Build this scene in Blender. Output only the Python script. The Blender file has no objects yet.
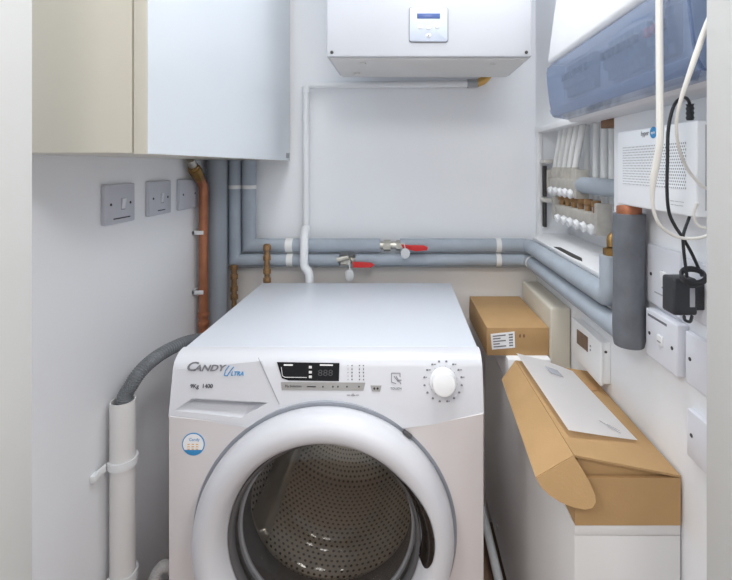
import bpy, bmesh, math, random
from mathutils import Vector, Matrix
random.seed(7)
S = bpy.context.scene
COL = S.collection
F, U0, V0, CZ = 448.0, 403.0, 166.0, 1.2          # focal length in pixels, vanishing point, eye height

def at(u, v, Y):                                    # point at depth Y seen in direction (u, v)
    return Vector(((u-U0)/F*Y, Y, CZ-(v-V0)/F*Y))
def on_plane(u, v, p0, n, off=0.0):                 # same direction, met with a plane
    d = Vector(((u-U0)/F, 1, -(v-V0)/F)); c = Vector((0, 0, CZ))
    n = Vector(n).normalized()
    t = (Vector(p0)-c).dot(n)/d.dot(n)
    return c+d*t+n*off

# ------------------------------------------------------------------ materials
def lin(c):
    c /= 255.0
    return c/12.92 if c <= .04045 else ((c+.055)/1.055)**2.4
def rgb(r, g, b): return (lin(r), lin(g), lin(b), 1)
def mat(name, col, rough=.5, metal=0., var=.03, scale=12., bump=0., bscale=120., coat=0., spec=.5, detail=4):
    m = bpy.data.materials.new(name); m.use_nodes = True
    nt = m.node_tree; b = nt.nodes['Principled BSDF']
    tc = nt.nodes.new('ShaderNodeTexCoord')
    nz = nt.nodes.new('ShaderNodeTexNoise'); nz.inputs['Scale'].default_value = scale; nz.inputs['Detail'].default_value = detail
    nt.links.new(tc.outputs['Object'], nz.inputs['Vector'])
    rp = nt.nodes.new('ShaderNodeValToRGB')
    c = rgb(*col)
    rp.color_ramp.elements[0].position = .3; rp.color_ramp.elements[1].position = .7
    rp.color_ramp.elements[0].color = tuple(max(0, x*(1-var)) for x in c[:3])+(1,)
    rp.color_ramp.elements[1].color = tuple(min(1, x*(1+var)) for x in c[:3])+(1,)
    nt.links.new(nz.outputs['Fac'], rp.inputs['Fac']); nt.links.new(rp.outputs['Color'], b.inputs['Base Color'])
    b.inputs['Roughness'].default_value = rough; b.inputs['Metallic'].default_value = metal
    b.inputs['Coat Weight'].default_value = coat; b.inputs['Specular IOR Level'].default_value = spec
    if bump:
        n2 = nt.nodes.new('ShaderNodeTexNoise'); n2.inputs['Scale'].default_value = bscale; n2.inputs['Detail'].default_value = 3
        nt.links.new(tc.outputs['Object'], n2.inputs['Vector'])
        bp = nt.nodes.new('ShaderNodeBump'); bp.inputs['Strength'].default_value = bump; bp.inputs['Distance'].default_value = .002
        nt.links.new(n2.outputs['Fac'], bp.inputs['Height']); nt.links.new(bp.outputs['Normal'], b.inputs['Normal'])
    return m
def math_node(nt, op, a, b=None):
    n = nt.nodes.new('ShaderNodeMath'); n.operation = op
    for i, x in enumerate((a, b)):
        if x is None: continue
        if isinstance(x, (int, float)): n.inputs[i].default_value = x
        else: nt.links.new(x, n.inputs[i])
    return n.outputs[0]
def dots(m, src, ax, ay, pitch, radius, dark, stagger=True, metal_off=False):   # round holes in a regular pattern
    nt = m.node_tree; b = nt.nodes['Principled BSDF']
    tc = nt.nodes.new('ShaderNodeTexCoord'); sp = nt.nodes.new('ShaderNodeSeparateXYZ')
    nt.links.new(tc.outputs[src], sp.inputs[0])
    x = math_node(nt, 'DIVIDE', sp.outputs[ax], pitch); y = math_node(nt, 'DIVIDE', sp.outputs[ay], pitch)
    if stagger:
        row = math_node(nt, 'FLOOR', y); sh = math_node(nt, 'MULTIPLY', row, .5); x = math_node(nt, 'ADD', x, sh)
    fx = math_node(nt, 'SUBTRACT', math_node(nt, 'FRACT', x), .5); fy = math_node(nt, 'SUBTRACT', math_node(nt, 'FRACT', y), .5)
    d = math_node(nt, 'SQRT', math_node(nt, 'ADD', math_node(nt, 'MULTIPLY', fx, fx), math_node(nt, 'MULTIPLY', fy, fy)))
    k = math_node(nt, 'LESS_THAN', d, radius)
    mx = nt.nodes.new('ShaderNodeMix'); mx.data_type = 'RGBA'
    old = b.inputs['Base Color'].links[0].from_socket
    nt.links.new(k, mx.inputs[0]); nt.links.new(old, mx.inputs[6]); mx.inputs[7].default_value = rgb(*dark)
    nt.links.new(mx.outputs[2], b.inputs['Base Color'])
    return m
def clear(name, tint, gloss_rough=.03, diff=None, dfac=0., ior=1.45):   # clear plastic or glass, tinted
    m = bpy.data.materials.new(name); m.use_nodes = True
    nt = m.node_tree; nt.nodes.remove(nt.nodes['Principled BSDF']); out = nt.nodes['Material Output']
    tr = nt.nodes.new('ShaderNodeBsdfTransparent'); tr.inputs[0].default_value = rgb(*tint)
    gl = nt.nodes.new('ShaderNodeBsdfGlossy'); gl.inputs['Roughness'].default_value = gloss_rough
    lw = nt.nodes.new('ShaderNodeLayerWeight'); lw.inputs[0].default_value = .5
    fr = nt.nodes.new('ShaderNodeMath'); fr.operation = 'MULTIPLY_ADD'; fr.use_clamp = True
    nt.links.new(math_node(nt, 'POWER', lw.outputs['Facing'], 4.), fr.inputs[0]); fr.inputs[1].default_value = .8; fr.inputs[2].default_value = .045
    base = tr.outputs[0]
    if diff:
        df = nt.nodes.new('ShaderNodeBsdfDiffuse'); df.inputs[0].default_value = rgb(*diff)
        nz = nt.nodes.new('ShaderNodeTexNoise'); nz.inputs['Scale'].default_value = 30
        md = nt.nodes.new('ShaderNodeMapRange'); md.inputs[3].default_value = dfac-.01; md.inputs[4].default_value = dfac+.01
        nt.links.new(nz.outputs['Fac'], md.inputs[0])
        m0 = nt.nodes.new('ShaderNodeMixShader'); nt.links.new(md.outputs[0], m0.inputs[0])
        nt.links.new(base, m0.inputs[1]); nt.links.new(df.outputs[0], m0.inputs[2]); base = m0.outputs[0]
    mx = nt.nodes.new('ShaderNodeMixShader')
    nt.links.new(fr.outputs[0], mx.inputs[0]); nt.links.new(base, mx.inputs[1]); nt.links.new(gl.outputs[0], mx.inputs[2])
    nt.links.new(mx.outputs[0], out.inputs[0])
    return m

M = {}
M['wall'] = mat('wall_paint', (238, 240, 243), .7, var=.012, scale=3, bump=.05, bscale=220)
M['shade_band'] = mat('painted_shade_band', (232, 228, 224), .6, var=.02, scale=4)  # beige tint stands in for pipe shadow and warm bounce
M['jamb'] = mat('jamb_paint', (200, 200, 197), .45, var=.012, scale=2.5)
M['floor'] = mat('floor_laminate', (150, 122, 102), .5, var=.15, scale=7)
M['ceiling'] = mat('ceiling_paint', (240, 240, 240), .8, var=.01)
M['enamel'] = mat('white_enamel', (218, 213, 213), .28, var=.008, scale=3, coat=.2)
M['lid'] = mat('lid_laminate', (208, 213, 221), .32, var=.006, scale=3, coat=.1)
M['fascia'] = mat('white_plastic_fascia', (208, 209, 214), .35, var=.008, scale=4)
M['plastic'] = mat('white_plastic', (236, 237, 238), .42, var=.015, scale=9)
M['plate'] = mat('pale_grey_plate_plastic', (222, 224, 231), .38, var=.01)
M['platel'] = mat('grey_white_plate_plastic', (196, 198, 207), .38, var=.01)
M['slot'] = mat('dark_slot', (60, 58, 56), .6, var=.05)
M['ringgrey'] = mat('grey_surround_plastic', (158, 162, 170), .4, var=.03)
M['seam'] = mat('seam_grey', (150, 152, 156), .6, var=.02)
M['rubber'] = mat('grey_rubber', (92, 94, 98), .55, var=.06)
M['steel'] = dots(mat('perforated_drum_steel', (236, 231, 224), .28, .7, var=.05, scale=20), 'UV', 'X', 'Y', .0135, .24, (30, 28, 27))
M['steelplain'] = mat('drum_steel', (214, 209, 202), .3, .75, var=.06, scale=15)
M['bezel'] = mat('dark_bezel', (86, 86, 88), .3, var=.04)
M['grip'] = mat('dark_brown_gloss_grip', (52, 44, 38), .15, var=.25, scale=60, coat=.5)
M['display'] = mat('black_gloss_display', (22, 23, 26), .2, var=.02, spec=.25)
M['digit'] = mat('dim_digit_grey', (72, 72, 76), .4, var=.05)
M['white'] = mat('printed_white', (240, 240, 240), .5, var=.01)
M['silverstrip'] = mat('silver_grey_print', (158, 156, 154), .4, var=.03)
M['ink'] = mat('dark_ink', (48, 48, 52), .6, var=.05)
M['inkgrey'] = mat('grey_ink', (128, 128, 134), .4, .2, var=.05)
M['inkpale'] = mat('pale_grey_ink', (170, 172, 178), .6, var=.05)
M['inkblue'] = mat('blue_ink', (52, 140, 196), .5, var=.05)
M['inkorange'] = mat('orange_ink', (226, 176, 110), .5, var=.05)
M['boiler'] = mat('boiler_white_steel', (196, 198, 203), .35, var=.006, scale=3, coat=.1)
M['boilerunder'] = mat('boiler_underside_steel', (220, 219, 217), .5, var=.03, scale=8)
M['panelblue'] = mat('pale_blue_grey_panel', (186, 193, 206), .35, var=.01)
M['lcd'] = mat('blue_lcd', (72, 94, 148), .25, var=.05)
M['cream'] = mat('cream_gloss_board', (205, 201, 188), .3, var=.012, scale=2, coat=.2)
M['gloss'] = mat('white_gloss_door', (200, 206, 212), .25, var=.006, scale=2, coat=.3)
M['foam'] = mat('grey_pipe_foam', (164, 173, 183), .75, var=.05, scale=22, bump=.35, bscale=90)
M['foamdark'] = mat('grey_riser_foam', (104, 108, 115), .55, var=.14, scale=30, bump=.8, bscale=60)
M['fat'] = mat('dark_grey_pipe_plastic', (153, 160, 168), .6, var=.03, scale=10)
M['tape'] = mat('white_tape', (226, 226, 224), .6, var=.03)
M['copper'] = mat('copper', (172, 112, 82), .42, .55, var=.14, scale=26, bump=.1)
M['brass'] = mat('aged_brass', (150, 118, 72), .42, .8, var=.25, scale=60, bump=.3)
M['rust'] = mat('corroded_brass', (150, 118, 82), .6, .5, var=.3, scale=90, bump=.6)
M['yellowbrass'] = mat('yellow_brass', (214, 172, 98), .4, .5, var=.08)
M['chrome'] = mat('nickel_valve', (190, 186, 176), .28, .9, var=.15, scale=50)
M['red'] = mat('red_lever_vinyl', (208, 44, 44), .4, var=.06)
M['steeltag'] = mat('pale_tag_plastic', (206, 207, 208), .35, var=.04)
M['pvc'] = mat('white_pvc', (224, 223, 222), .4, var=.015)
M['pvcw'] = mat('bright_white_pvc', (230, 232, 234), .4, var=.01)
M['greypvc'] = mat('grey_coupling', (158, 160, 162), .45, var=.04)
M['hose'] = mat('grey_corrugated_hose', (112, 116, 120), .5, var=.08, scale=40)
M['board'] = mat('cardboard', (182, 147, 102), .8, var=.05, scale=14, bump=.15, bscale=260)
M['boardin'] = mat('cardboard_inside', (184, 142, 98), .85, var=.06, scale=14)
M['paper'] = mat('white_paper', (247, 249, 252), .6, var=.008)
M['creamslab'] = mat('cream_slab_paint', (206, 200, 186), .5, var=.03, scale=5)
M['unit'] = mat('white_melamine', (222, 221, 220), .45, var=.012, scale=4)
M['beigebits'] = mat('aged_white_manifold', (182, 178, 170), .5, .1, var=.12, scale=40)
M['recess'] = mat('recess_lining', (206, 204, 198), .7, var=.06, scale=9)
M['pex'] = mat('white_heating_pipe', (224, 225, 224), .4, var=.02)
M['brownwood'] = mat('brown_timber', (134, 100, 74), .8, var=.2, scale=25)
M['black'] = mat('black_plastic', (46, 48, 52), .45, var=.06)
M['blackcable'] = mat('black_cable', (38, 40, 44), .5, var=.05)
M['whitecable'] = mat('white_cable', (228, 226, 220), .45, var=.015)
M['grille'] = dots(mat('router_grille_plastic', (238, 241, 244), .45, var=.005), 'Object', 'Y', 'Z', .0046, .3, (150, 152, 156))
M['router'] = mat('router_white_plastic', (238, 241, 244), .42, var=.006)
M['breaker'] = mat('breaker_grey', (150, 152, 158), .45, var=.05)
M['toggle'] = mat('breaker_toggle_dark', (52, 54, 62), .4, var=.05)
M['cuback'] = mat('fuse_box_white', (218, 219, 222), .4, var=.01)
M['cover'] = clear('blue_tinted_cover', (230, 235, 244), .08, (172, 190, 218), .26)
M['glass'] = clear('door_glass', (236, 235, 233), .04, None, 0, 1.5)
M['termlcd'] = mat('brown_lcd', (112, 92, 82), .3, var=.12, scale=60)

# ------------------------------------------------------------------ mesh building
class MB:
    def __init__(s): s.bm = bmesh.new()
    def box(s, a, b, bev=0., seg=2):
        a, b = Vector(a), Vector(b); t = bmesh.new()
        bmesh.ops.create_cube(t, size=1)
        d = b-a
        for v in t.verts: v.co = Vector((a[i]+d[i]*(v.co[i]+.5) for i in range(3)))
        if bev: bmesh.ops.bevel(t, geom=t.edges[:], offset=bev, segments=seg, affect='EDGES', profile=.5)
        return s.add(t)
    def add(s, t):
        me = bpy.data.meshes.new('tmp'); t.to_mesh(me); t.free(); s.bm.from_mesh(me); bpy.data.meshes.remove(me); return s
    def prism(s, pts, vec, bev=0., seg=2):
        t = bmesh.new(); vs = [t.verts.new(p) for p in pts]; f = t.faces.new(vs)
        r = bmesh.ops.extrude_face_region(t, geom=[f])
        bmesh.ops.translate(t, verts=[v for v in r['geom'] if isinstance(v, bmesh.types.BMVert)], vec=vec)
        bmesh.ops.recalc_face_normals(t, faces=t.faces[:])
        if bev:
            es = [e for e in t.edges if len(e.link_faces) == 2 and e.calc_face_angle(0) > .5]
            bmesh.ops.bevel(t, geom=es, offset=bev, segments=seg, affect='EDGES', profile=.5)
        return s.add(t)
    def slab(s, pts, th):                           # flat sheet with thickness on both sides
        pts = [Vector(p) for p in pts]; n = (pts[1]-pts[0]).cross(pts[2]-pts[0]).normalized()
        return s.prism([p-n*th/2 for p in pts], n*th)
    def cyl(s, a, b, r, r2=None, seg=24, bev=0.):
        a, b = Vector(a), Vector(b); t = bmesh.new()
        d = b-a; q = d.to_track_quat('Z', 'Y').to_matrix().to_4x4()
        bmesh.ops.create_cone(t, cap_ends=True, segments=seg, radius1=r, radius2=r if r2 is None else r2, depth=d.length,
                              matrix=Matrix.Translation((a+b)/2) @ q)
        if bev:
            es = [e for e in t.edges if len(e.link_faces) == 2 and e.calc_face_angle(0) > .9]
            bmesh.ops.bevel(t, geom=es, offset=bev, segments=2, affect='EDGES', profile=.5)
        return s.add(t)
    def tube(s, path, r, seg=14, corr=None, scale2=None):   # swept round tube, optional corrugation
        path = [Vector(p) for p in path]; n = len(path); t = bmesh.new(); rings = []
        tan = [(path[min(i+1, n-1)]-path[max(i-1, 0)]).normalized() for i in range(n)]
        up = Vector((0, 0, 1)) if abs(tan[0].z) < .9 else Vector((1, 0, 0))
        nx = (up-tan[0]*up.dot(tan[0])).normalized()
        for i in range(n):
            nx = (nx-tan[i]*nx.dot(tan[i])).normalized(); ny = tan[i].cross(nx)
            rr = r(i/(n-1)) if callable(r) else r
            if corr: rr *= 1+corr*(1 if i % 2 else -1)
            k = scale2 or 1.
            rings.append([t.verts.new(path[i]+nx*math.cos(2*math.pi*j/seg)*rr+ny*math.sin(2*math.pi*j/seg)*rr*k) for j in range(seg)])
        for i in range(n-1):
            for j in range(seg):
                t.faces.new((rings[i][j], rings[i][(j+1) % seg], rings[i+1][(j+1) % seg], rings[i+1][j]))
        t.faces.new(rings[0][::-1]); t.faces.new(rings[-1])
        bmesh.ops.recalc_face_normals(t, faces=t.faces[:])
        return s.add(t)
    def mitre(s, a, c, b, r, seg=26):                # two straight legs cut at an angle where they meet
        a, c, b = Vector(a), Vector(c), Vector(b); d1, d2 = (c-a).normalized(), (b-c).normalized(); bi = (d1+d2).normalized()
        nx = d1.orthogonal().normalized(); ny = d1.cross(nx); t = bmesh.new(); R = [[], [], []]
        for j in range(seg):
            o = (nx*math.cos(2*math.pi*j/seg)+ny*math.sin(2*math.pi*j/seg))*r
            q = c+o-d1*(o.dot(bi)/d1.dot(bi))
            R[0].append(t.verts.new(a+o)); R[1].append(t.verts.new(q)); R[2].append(t.verts.new(q-d2*(q-b).dot(d2)))
        for i in (0, 1):
            for j in range(seg): t.faces.new((R[i][j], R[i][(j+1) % seg], R[i+1][(j+1) % seg], R[i+1][j]))
        t.faces.new(R[0][::-1]); t.faces.new(R[2]); bmesh.ops.recalc_face_normals(t, faces=t.faces[:])
        return s.add(t)
    def lathe(s, prof, c, axis='Y', seg=72, a0=0., a1=None, close=False, uv=False):   # prof: (radius, position along axis)
        t = bmesh.new(); full = a1 is None; a1 = 2*math.pi if full else a1
        k = seg if full else seg+1; c = Vector(c); L = t.loops.layers.uv.new('UVMap') if uv else None
        rows = []
        for r, h in prof:
            row = []
            for j in range(k):
                an = a0+(a1-a0)*j/seg; x, y = r*math.cos(an), r*math.sin(an)
                row.append(t.verts.new(c+(Vector((x, h, y)) if axis == 'Y' else Vector((x, y, h)) if axis == 'Z' else Vector((h, x, y)))))
            rows.append(row)
        n = len(prof); ln = 0.
        for i in range(n if close else n-1):
            p, q = prof[i], prof[(i+1) % n]; dl = math.hypot(q[0]-p[0], q[1]-p[1]); rad = max(p[0], q[0])
            for j in range(seg):
                j2 = (j+1) % k
                vs = [rows[i][j], rows[i][j2], rows[(i+1) % n][j2], rows[(i+1) % n][j]]
                f = t.faces.new(vs)
                if uv:
                    ang = (a1-a0)/seg*.235
                    for l, (uu, vv) in zip(f.loops, ((j*ang, ln), ((j+1)*ang, ln), ((j+1)*ang, ln+dl), (j*ang, ln+dl))): l[L].uv = (uu, vv)
            ln += dl
        if not uv: bmesh.ops.remove_doubles(t, verts=t.verts[:], dist=1e-6)
        bmesh.ops.recalc_face_normals(t, faces=t.faces[:])
        return s.add(t)
    def sphere(s, c, r, sx=1, sy=1, sz=1, seg=20):
        t = bmesh.new(); bmesh.ops.create_uvsphere(t, u_segments=seg, v_segments=seg//2, radius=r)
        for v in t.verts: v.co = Vector((c[0]+v.co.x*sx, c[1]+v.co.y*sy, c[2]+v.co.z*sz))
        return s.add(t)
    def text(s, txt, o, xd, yd, size, th=.0004, align='CENTER', sx=1., shear=0., bold=0.):
        cu = bpy.data.curves.new('t', 'FONT'); cu.body = txt; cu.size = size; cu.align_x = align; cu.align_y = 'CENTER'
        cu.extrude = th; cu.shear = shear; cu.resolution_u = 3; cu.offset = bold
        ob = bpy.data.objects.new('t', cu); COL.objects.link(ob)
        dg = bpy.context.evaluated_depsgraph_get(); me = bpy.data.meshes.new_from_object(ob.evaluated_get(dg))
        xd, yd = Vector(xd).normalized(), Vector(yd).normalized(); zd = xd.cross(yd)
        m = Matrix((xd, yd, zd)).transposed().to_4x4(); m.translation = Vector(o)
        me.transform(m @ Matrix.Diagonal((sx, 1, 1, 1)))
        s.bm.from_mesh(me); bpy.data.meshes.remove(me); bpy.data.objects.remove(ob); bpy.data.curves.remove(cu)
        return s

def tag(o, label=None, cat=None, group=None, kind=None):
    for k, v in (('label', label), ('category', cat), ('group', group), ('kind', kind)):
        if v: o[k] = v
    return o
ORIGIN = {}
def root_loc(o):
    while o.parent: o = o.parent
    return ORIGIN.get(o.name, Vector((0, 0, 0)))
def obj(name, mb, m, parent=None, label=None, sharp=35, origin=None):
    bm = mb.bm
    for f in bm.faces: f.smooth = True
    for e in bm.edges: e.smooth = not (len(e.link_faces) != 2 or e.calc_face_angle(0) > math.radians(sharp))
    me = bpy.data.meshes.new(name); bm.to_mesh(me); bm.free()
    me.materials.append(M[m]); o = bpy.data.objects.new(name, me); COL.objects.link(o)
    if parent:
        o.parent = parent; me.transform(Matrix.Translation(-root_loc(parent)))
    elif origin is not None:
        origin = Vector(origin); me.transform(Matrix.Translation(-origin)); o.location = origin; ORIGIN[o.name] = origin
    if label: o['label'] = label
    return o
def thing(name, loc, label, cat, group=None):
    o = bpy.data.objects.new(name, None); o.location = loc; o.empty_display_size = .05; COL.objects.link(o)
    ORIGIN[o.name] = Vector(loc); tag(o, label, cat, group); return o
def struct(name, mb, m): return tag(obj(name, mb, m), kind='structure')
def cut(o, mb):                                      # boolean difference, baked into the mesh
    me = bpy.data.meshes.new('c'); bmesh.ops.recalc_face_normals(mb.bm, faces=mb.bm.faces[:]); mb.bm.to_mesh(me); mb.bm.free()
    me.transform(Matrix.Translation(-root_loc(o)))
    c = bpy.data.objects.new('c', me); COL.objects.link(c)
    if o.parent: c.location = root_loc(o)
    md = o.modifiers.new('b', 'BOOLEAN'); md.object = c; md.operation = 'DIFFERENCE'; md.solver = 'EXACT'
    bpy.context.view_layer.update()
    dg = bpy.context.evaluated_depsgraph_get(); new = bpy.data.meshes.new_from_object(o.evaluated_get(dg))
    o.modifiers.clear(); old = o.data; o.data = new; new.name = o.name; bpy.data.meshes.remove(old); bpy.data.objects.remove(c)
def children(o): return [x for x in bpy.data.objects if x.parent == o]
def copy_tree(o, parent=None):
    c = o.copy(); COL.objects.link(c); c.parent = parent
    for ch in children(o): copy_tree(ch, c)
    return c
def bez(pts, n=14):                                  # Catmull-Rom through the points
    P = [Vector(p) for p in pts]; P = [P[0]*2-P[1]]+P+[P[-1]*2-P[-2]]; out = []
    for i in range(1, len(P)-2):
        p0, p1, p2, p3 = P[i-1:i+3]
        for k in range(n):
            t = k/n
            out.append(.5*((2*p1)+(p2-p0)*t+(2*p0-5*p1+4*p2-p3)*t*t+(3*p1-p0-3*p2+p3)*t**3))
    out.append(P[-2]); return out
def bend(pts, r, n=8):                               # straight legs with rounded corners
    P = [Vector(p) for p in pts]; out = [P[0]]
    for i in range(1, len(P)-1):
        a, b, c = P[i-1:i+2]; d1, d2 = (a-b).normalized(), (c-b).normalized()
        s, e = b+d1*r, b+d2*r
        for k in range(n+1):
            t = k/n; out.append(s*(1-t)**2+b*2*t*(1-t)+e*t*t)
    out.append(P[-1]); return out
def straight(pts, step=.03):
    P = [Vector(p) for p in pts]; out = [P[0]]
    for a, b in zip(P, P[1:]):
        k = max(1, int((b-a).length/step))
        out += [a+(b-a)*(i+1)/k for i in range(k)]
    return out

# ------------------------------------------------------------------ setting
XL, XR, YB, YD = -.64, .45, 1.52, .5
struct('wall_left', MB().box((XL-.1, YD, 0), (XL, YB+.1, 2.4)), 'wall')
struct('wall_back', MB().box((XL, YB, 0), (XR+.12, YB+.1, 2.4)), 'wall')
ry0, ry1, rz0, rz1 = .955, 1.488, .968, 1.315
w = MB()
w.box((XR, YD, 0), (XR+.12, ry0, 2.4)).box((XR, ry1, 0), (XR+.12, YB, 2.4))
w.box((XR, ry0, 0), (XR+.12, ry1, rz0)).box((XR, ry0, rz1), (XR+.12, ry1, 2.4)).box((XR+.11, ry0, rz0), (XR+.12, ry1, rz1))
struct('wall_right', w, 'wall')
JL, JR = -.413, .338
w = MB()
w.box((XL-.6, YD-.12, 0), (JL-.03, YD, 2.4)).box((JR+.03, YD-.12, 0), (XR+.8, YD, 2.4)).box((JL-.03, YD-.12, 2.1), (JR+.03, YD, 2.4))
struct('wall_front', w, 'wall')
struct('trim_1', MB().box((JL-.03, YD-.14, 0), (JL, YD, 2.07), .002), 'jamb')
struct('trim_2', MB().box((JR, YD-.14, 0), (JR+.03, YD, 2.07), .002), 'jamb')
struct('trim_3', MB().box((JL-.03, YD-.14, 2.07), (JR+.03, YD, 2.1), .002), 'jamb')
struct('added_shade_board', MB().box((XL, YB-.012, 0), (XR, YB, .858), .002), 'shade_band')  # added board: shade and bounce below the pipes put into its colour
struct('floor', MB().box((-1.6, -1.8, -.05), (1.6, YB+.1, 0)), 'floor')
struct('ceiling', MB().box((XL-.1, YD-.12, 2.4), (XR+.12, YB+.1, 2.45)), 'ceiling')

# ------------------------------------------------------------------ washing machine
WX0, WX1, WB = -.446, .154, 1.408
XC, ZC = -.148, .501
wm = thing('washing_machine', (XC, 1.1, 0), 'white front-loading washing machine with large round door', 'washing machine')
def ex(profile, x0, x1): return [(x0, y, z) for y, z in profile], (x1-x0, 0, 0)
p, v = ex([(.85, .03), (.85, .76), (.9, .76), (.9, .806), (WB, .806), (WB, .03)], WX0, WX1)
body = obj('cabinet', MB().prism(p, v, .005), 'enamel', wm)
cyl_cut = lambda: MB().cyl((XC, .7, ZC), (XC, 1.36, ZC), .2505, seg=96)
cut(body, cyl_cut())
SEAM = [at(u, v, .85) for u, v in ((167, 417), (200, 420.5), (243, 426), (322, 432), (401, 427.5), (440, 423), (486, 414))]
SEAM = [Vector((-.47, .85, SEAM[0].z))]+SEAM+[Vector((.18, .85, SEAM[-1].z))]
def seam_cut(sg, z):                                 # everything above (or below) the curved joint between panel and body
    pts = [(q.x, .78, q.z+sg*.0011) for q in SEAM]+[(.18, .78, z), (-.47, .78, z)]
    return pts
cut(body, MB().prism(seam_cut(1, .79), (0, .119, 0)))
prof = [(.912, .832), (.902, .8318), (.892, .830), (.883, .825), (.874, .818), (.869, .809), (.8475, .70), (.846, .692), (.846, .690), (.93, .690), (.93, .80), (.912, .80)]
p, v = ex(prof, WX0, WX1)
fas = obj('control_panel', MB().prism(p, v), 'fascia', wm)
cut(fas, cyl_cut()); cut(fas, MB().prism(seam_cut(-1, .6), (0, .20, 0)))
obj('top_panel', MB().box((WX0+.002, .9125, .806), (WX1-.002, WB+.004, .832), .004, 3), 'lid', wm)
for x in (WX0+.06, WX1-.06):
    for y in (.91, 1.35): obj('foot', MB().cyl((x, y, 0), (x, y, .035), .02), 'rubber', wm)
FP0, FN = (0, .8475, .70), (0, -.109, .0215)
def fp(u, v, off=.0008): return on_plane(u, v, FP0, FN, off)
FUP = Vector((0, .0215, .109)).normalized()
def fas_poly(px, th=.0008, off=.0004): return MB().slab([fp(u, v, off) for u, v in px], th)
def bar(mb, a, b, wd, n, th=.0008):
    a, b = Vector(a), Vector(b); s = (b-a).cross(Vector(n)).normalized()*wd/2
    return mb.slab([a-s, b-s, b+s, a+s], th)
# detergent drawer
dr = fas_poly([(176.5, 369), (262, 361), (279, 402), (281, 408), (243, 424), (172, 415)], .0007, .0003)
dr = obj('detergent_drawer', dr, 'fascia', wm)
def scoop():
    t = bmesh.new()
    for u, v, d in ((192, 398, .004), (269, 402.5, .004), (243, 418, .004), (174, 410, .004), (193, 398.5, -.002), (267, 402.8, -.002), (196, 400, -.024), (258, 403, -.024), (246, 406.5, -.024), (188, 404, -.024), (242, 417.5, -.001), (176, 410.5, -.001)):
        t.verts.new(fp(u, v, d))
    bmesh.ops.convex_hull(t, input=t.verts[:])
    return MB().add(t)
cut(dr, scoop()); cut(fas, scoop())
g = MB(); bar(g, fp(258.5, 357.5, .0016), fp(279.5, 404, .0016), .0009, FN); obj('drawer_gap', g, 'seam', dr)
# writing on the drawer front
xd, yd = Vector((1, 0, 0)), FUP
lg = MB(); lg.text('C', fp(191.5, 366.6, .0022), xd, yd, .023, sx=1.3, shear=.3, bold=.0004)
lg.text('ANDY', fp(209.5, 368, .0022), xd, yd, .0158, sx=1.3, shear=.3, bold=.0004)
obj('brand_lettering', lg, 'inkgrey', dr)
lg = MB(); lg.tube([fp(224.5, 375, .002), fp(226, 370, .002), fp(229.5, 365.5, .002)], .0008, 6); lg.tube([fp(224.5, 375, .002), fp(227.5, 375.6, .002), fp(230.5, 371, .002), fp(234, 366.6, .002)], .0009, 6)
lg.text('LTRA', fp(237.5, 373.5, .0022), xd, yd, .0105, sx=1.0, shear=.25, bold=.0002)
obj('range_lettering', lg, 'inkblue', dr)
obj('capacity_lettering', MB().text('9Kg  1400', fp(202, 386, .0022), xd, yd, .0105, sx=1.0), 'ink', dr)
# display and its band
dp = obj('display', fas_poly([(277, 362), (339.5, 363), (339, 381), (288.5, 380.3), (282, 378)], .0012), 'display', wm)
lg = MB(); L_ = [(281.5, 367), (282.5, 375.5), (285, 377), (307, 377.3)]
for a, b in zip(L_, L_[1:]): bar(lg, fp(*a, .0012), fp(*b, .0012), .0009, FN)
for y in (367, 372, 376.6): lg.box(fp(309, y+1.2, .0016)-Vector((0, .0002, 0)), fp(312, y-1.2, .0010))
bar(lg, fp(284, 364.8, .0012), fp(293, 364.9, .0012), .0026, FN); bar(lg, fp(320, 364.8, .0012), fp(333, 365, .0012), .0026, FN)
obj('display_marks', lg, 'white', dp)
obj('display_digits', MB().text('888', fp(325.5, 373, .0014), xd, yd, .016, .0002, sx=1.25), 'digit', dp)
bs = obj('touch_strip', fas_poly([(281, 382), (365.5, 382.5), (363.5, 390.5), (282, 390)], .0012), 'silverstrip', wm)
lg = MB(); lg.text('My Selection', fp(293.5, 386, .0014), xd, yd, .0062, .0002); obj('strip_lettering', lg, 'ink', bs); obj('strip_dash', bar(MB(), fp(307, 386.4, .0012), fp(316, 386.5, .0012), .0018, FN), 'ink', bs); lg = MB()
for u in (323, 333, 338, 347, 359): lg.cyl(fp(u, 386.5, .0008), fp(u, 386.5, .0015), .0016, seg=12)
obj('strip_marks', lg, 'ink', bs)
lg = MB()
for u in (348, 352): 
    for r in range(5): lg.cyl(fp(u, 365.5+r*3.5, .0002), fp(u, 365.5+r*3.5, .0009), .0007 if u == 348 else .0012, seg=10)
for u in (359.5, 363.5):
    for r in range(5): lg.cyl(fp(u, 365.5+r*3.5, .0002), fp(u, 365.5+r*3.5, .0009), .0011, seg=10)
obj('indicator_dots', lg, 'ink', wm); lg = MB(); bar(lg, fp(347, 395, .0006), fp(350, 395, .0006), .0006, FN); bar(lg, fp(356, 395, .0006), fp(359, 395, .0006), .0006, FN)
lg.text('-O-', fp(353, 395, .0006), xd, yd, .006, .0003)
obj('indicator_marks', lg, 'ink', wm)
bt = obj('badge', fas_poly([(370.5, 385.3), (381.5, 385.5), (380, 391.5), (372, 391.3)], .001), 'silverstrip', wm)
lg = MB()
for u in (374.4, 377.6): lg.cyl(fp(u, 388.4, .0006), fp(u, 388.4, .0013), .0021, seg=12)
obj('badge_marks', lg, 'ink', bt)
lg = MB(); lg.text('TOUCH', fp(396, 388.6, .0008), xd, yd, .0062, .0003)
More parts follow.
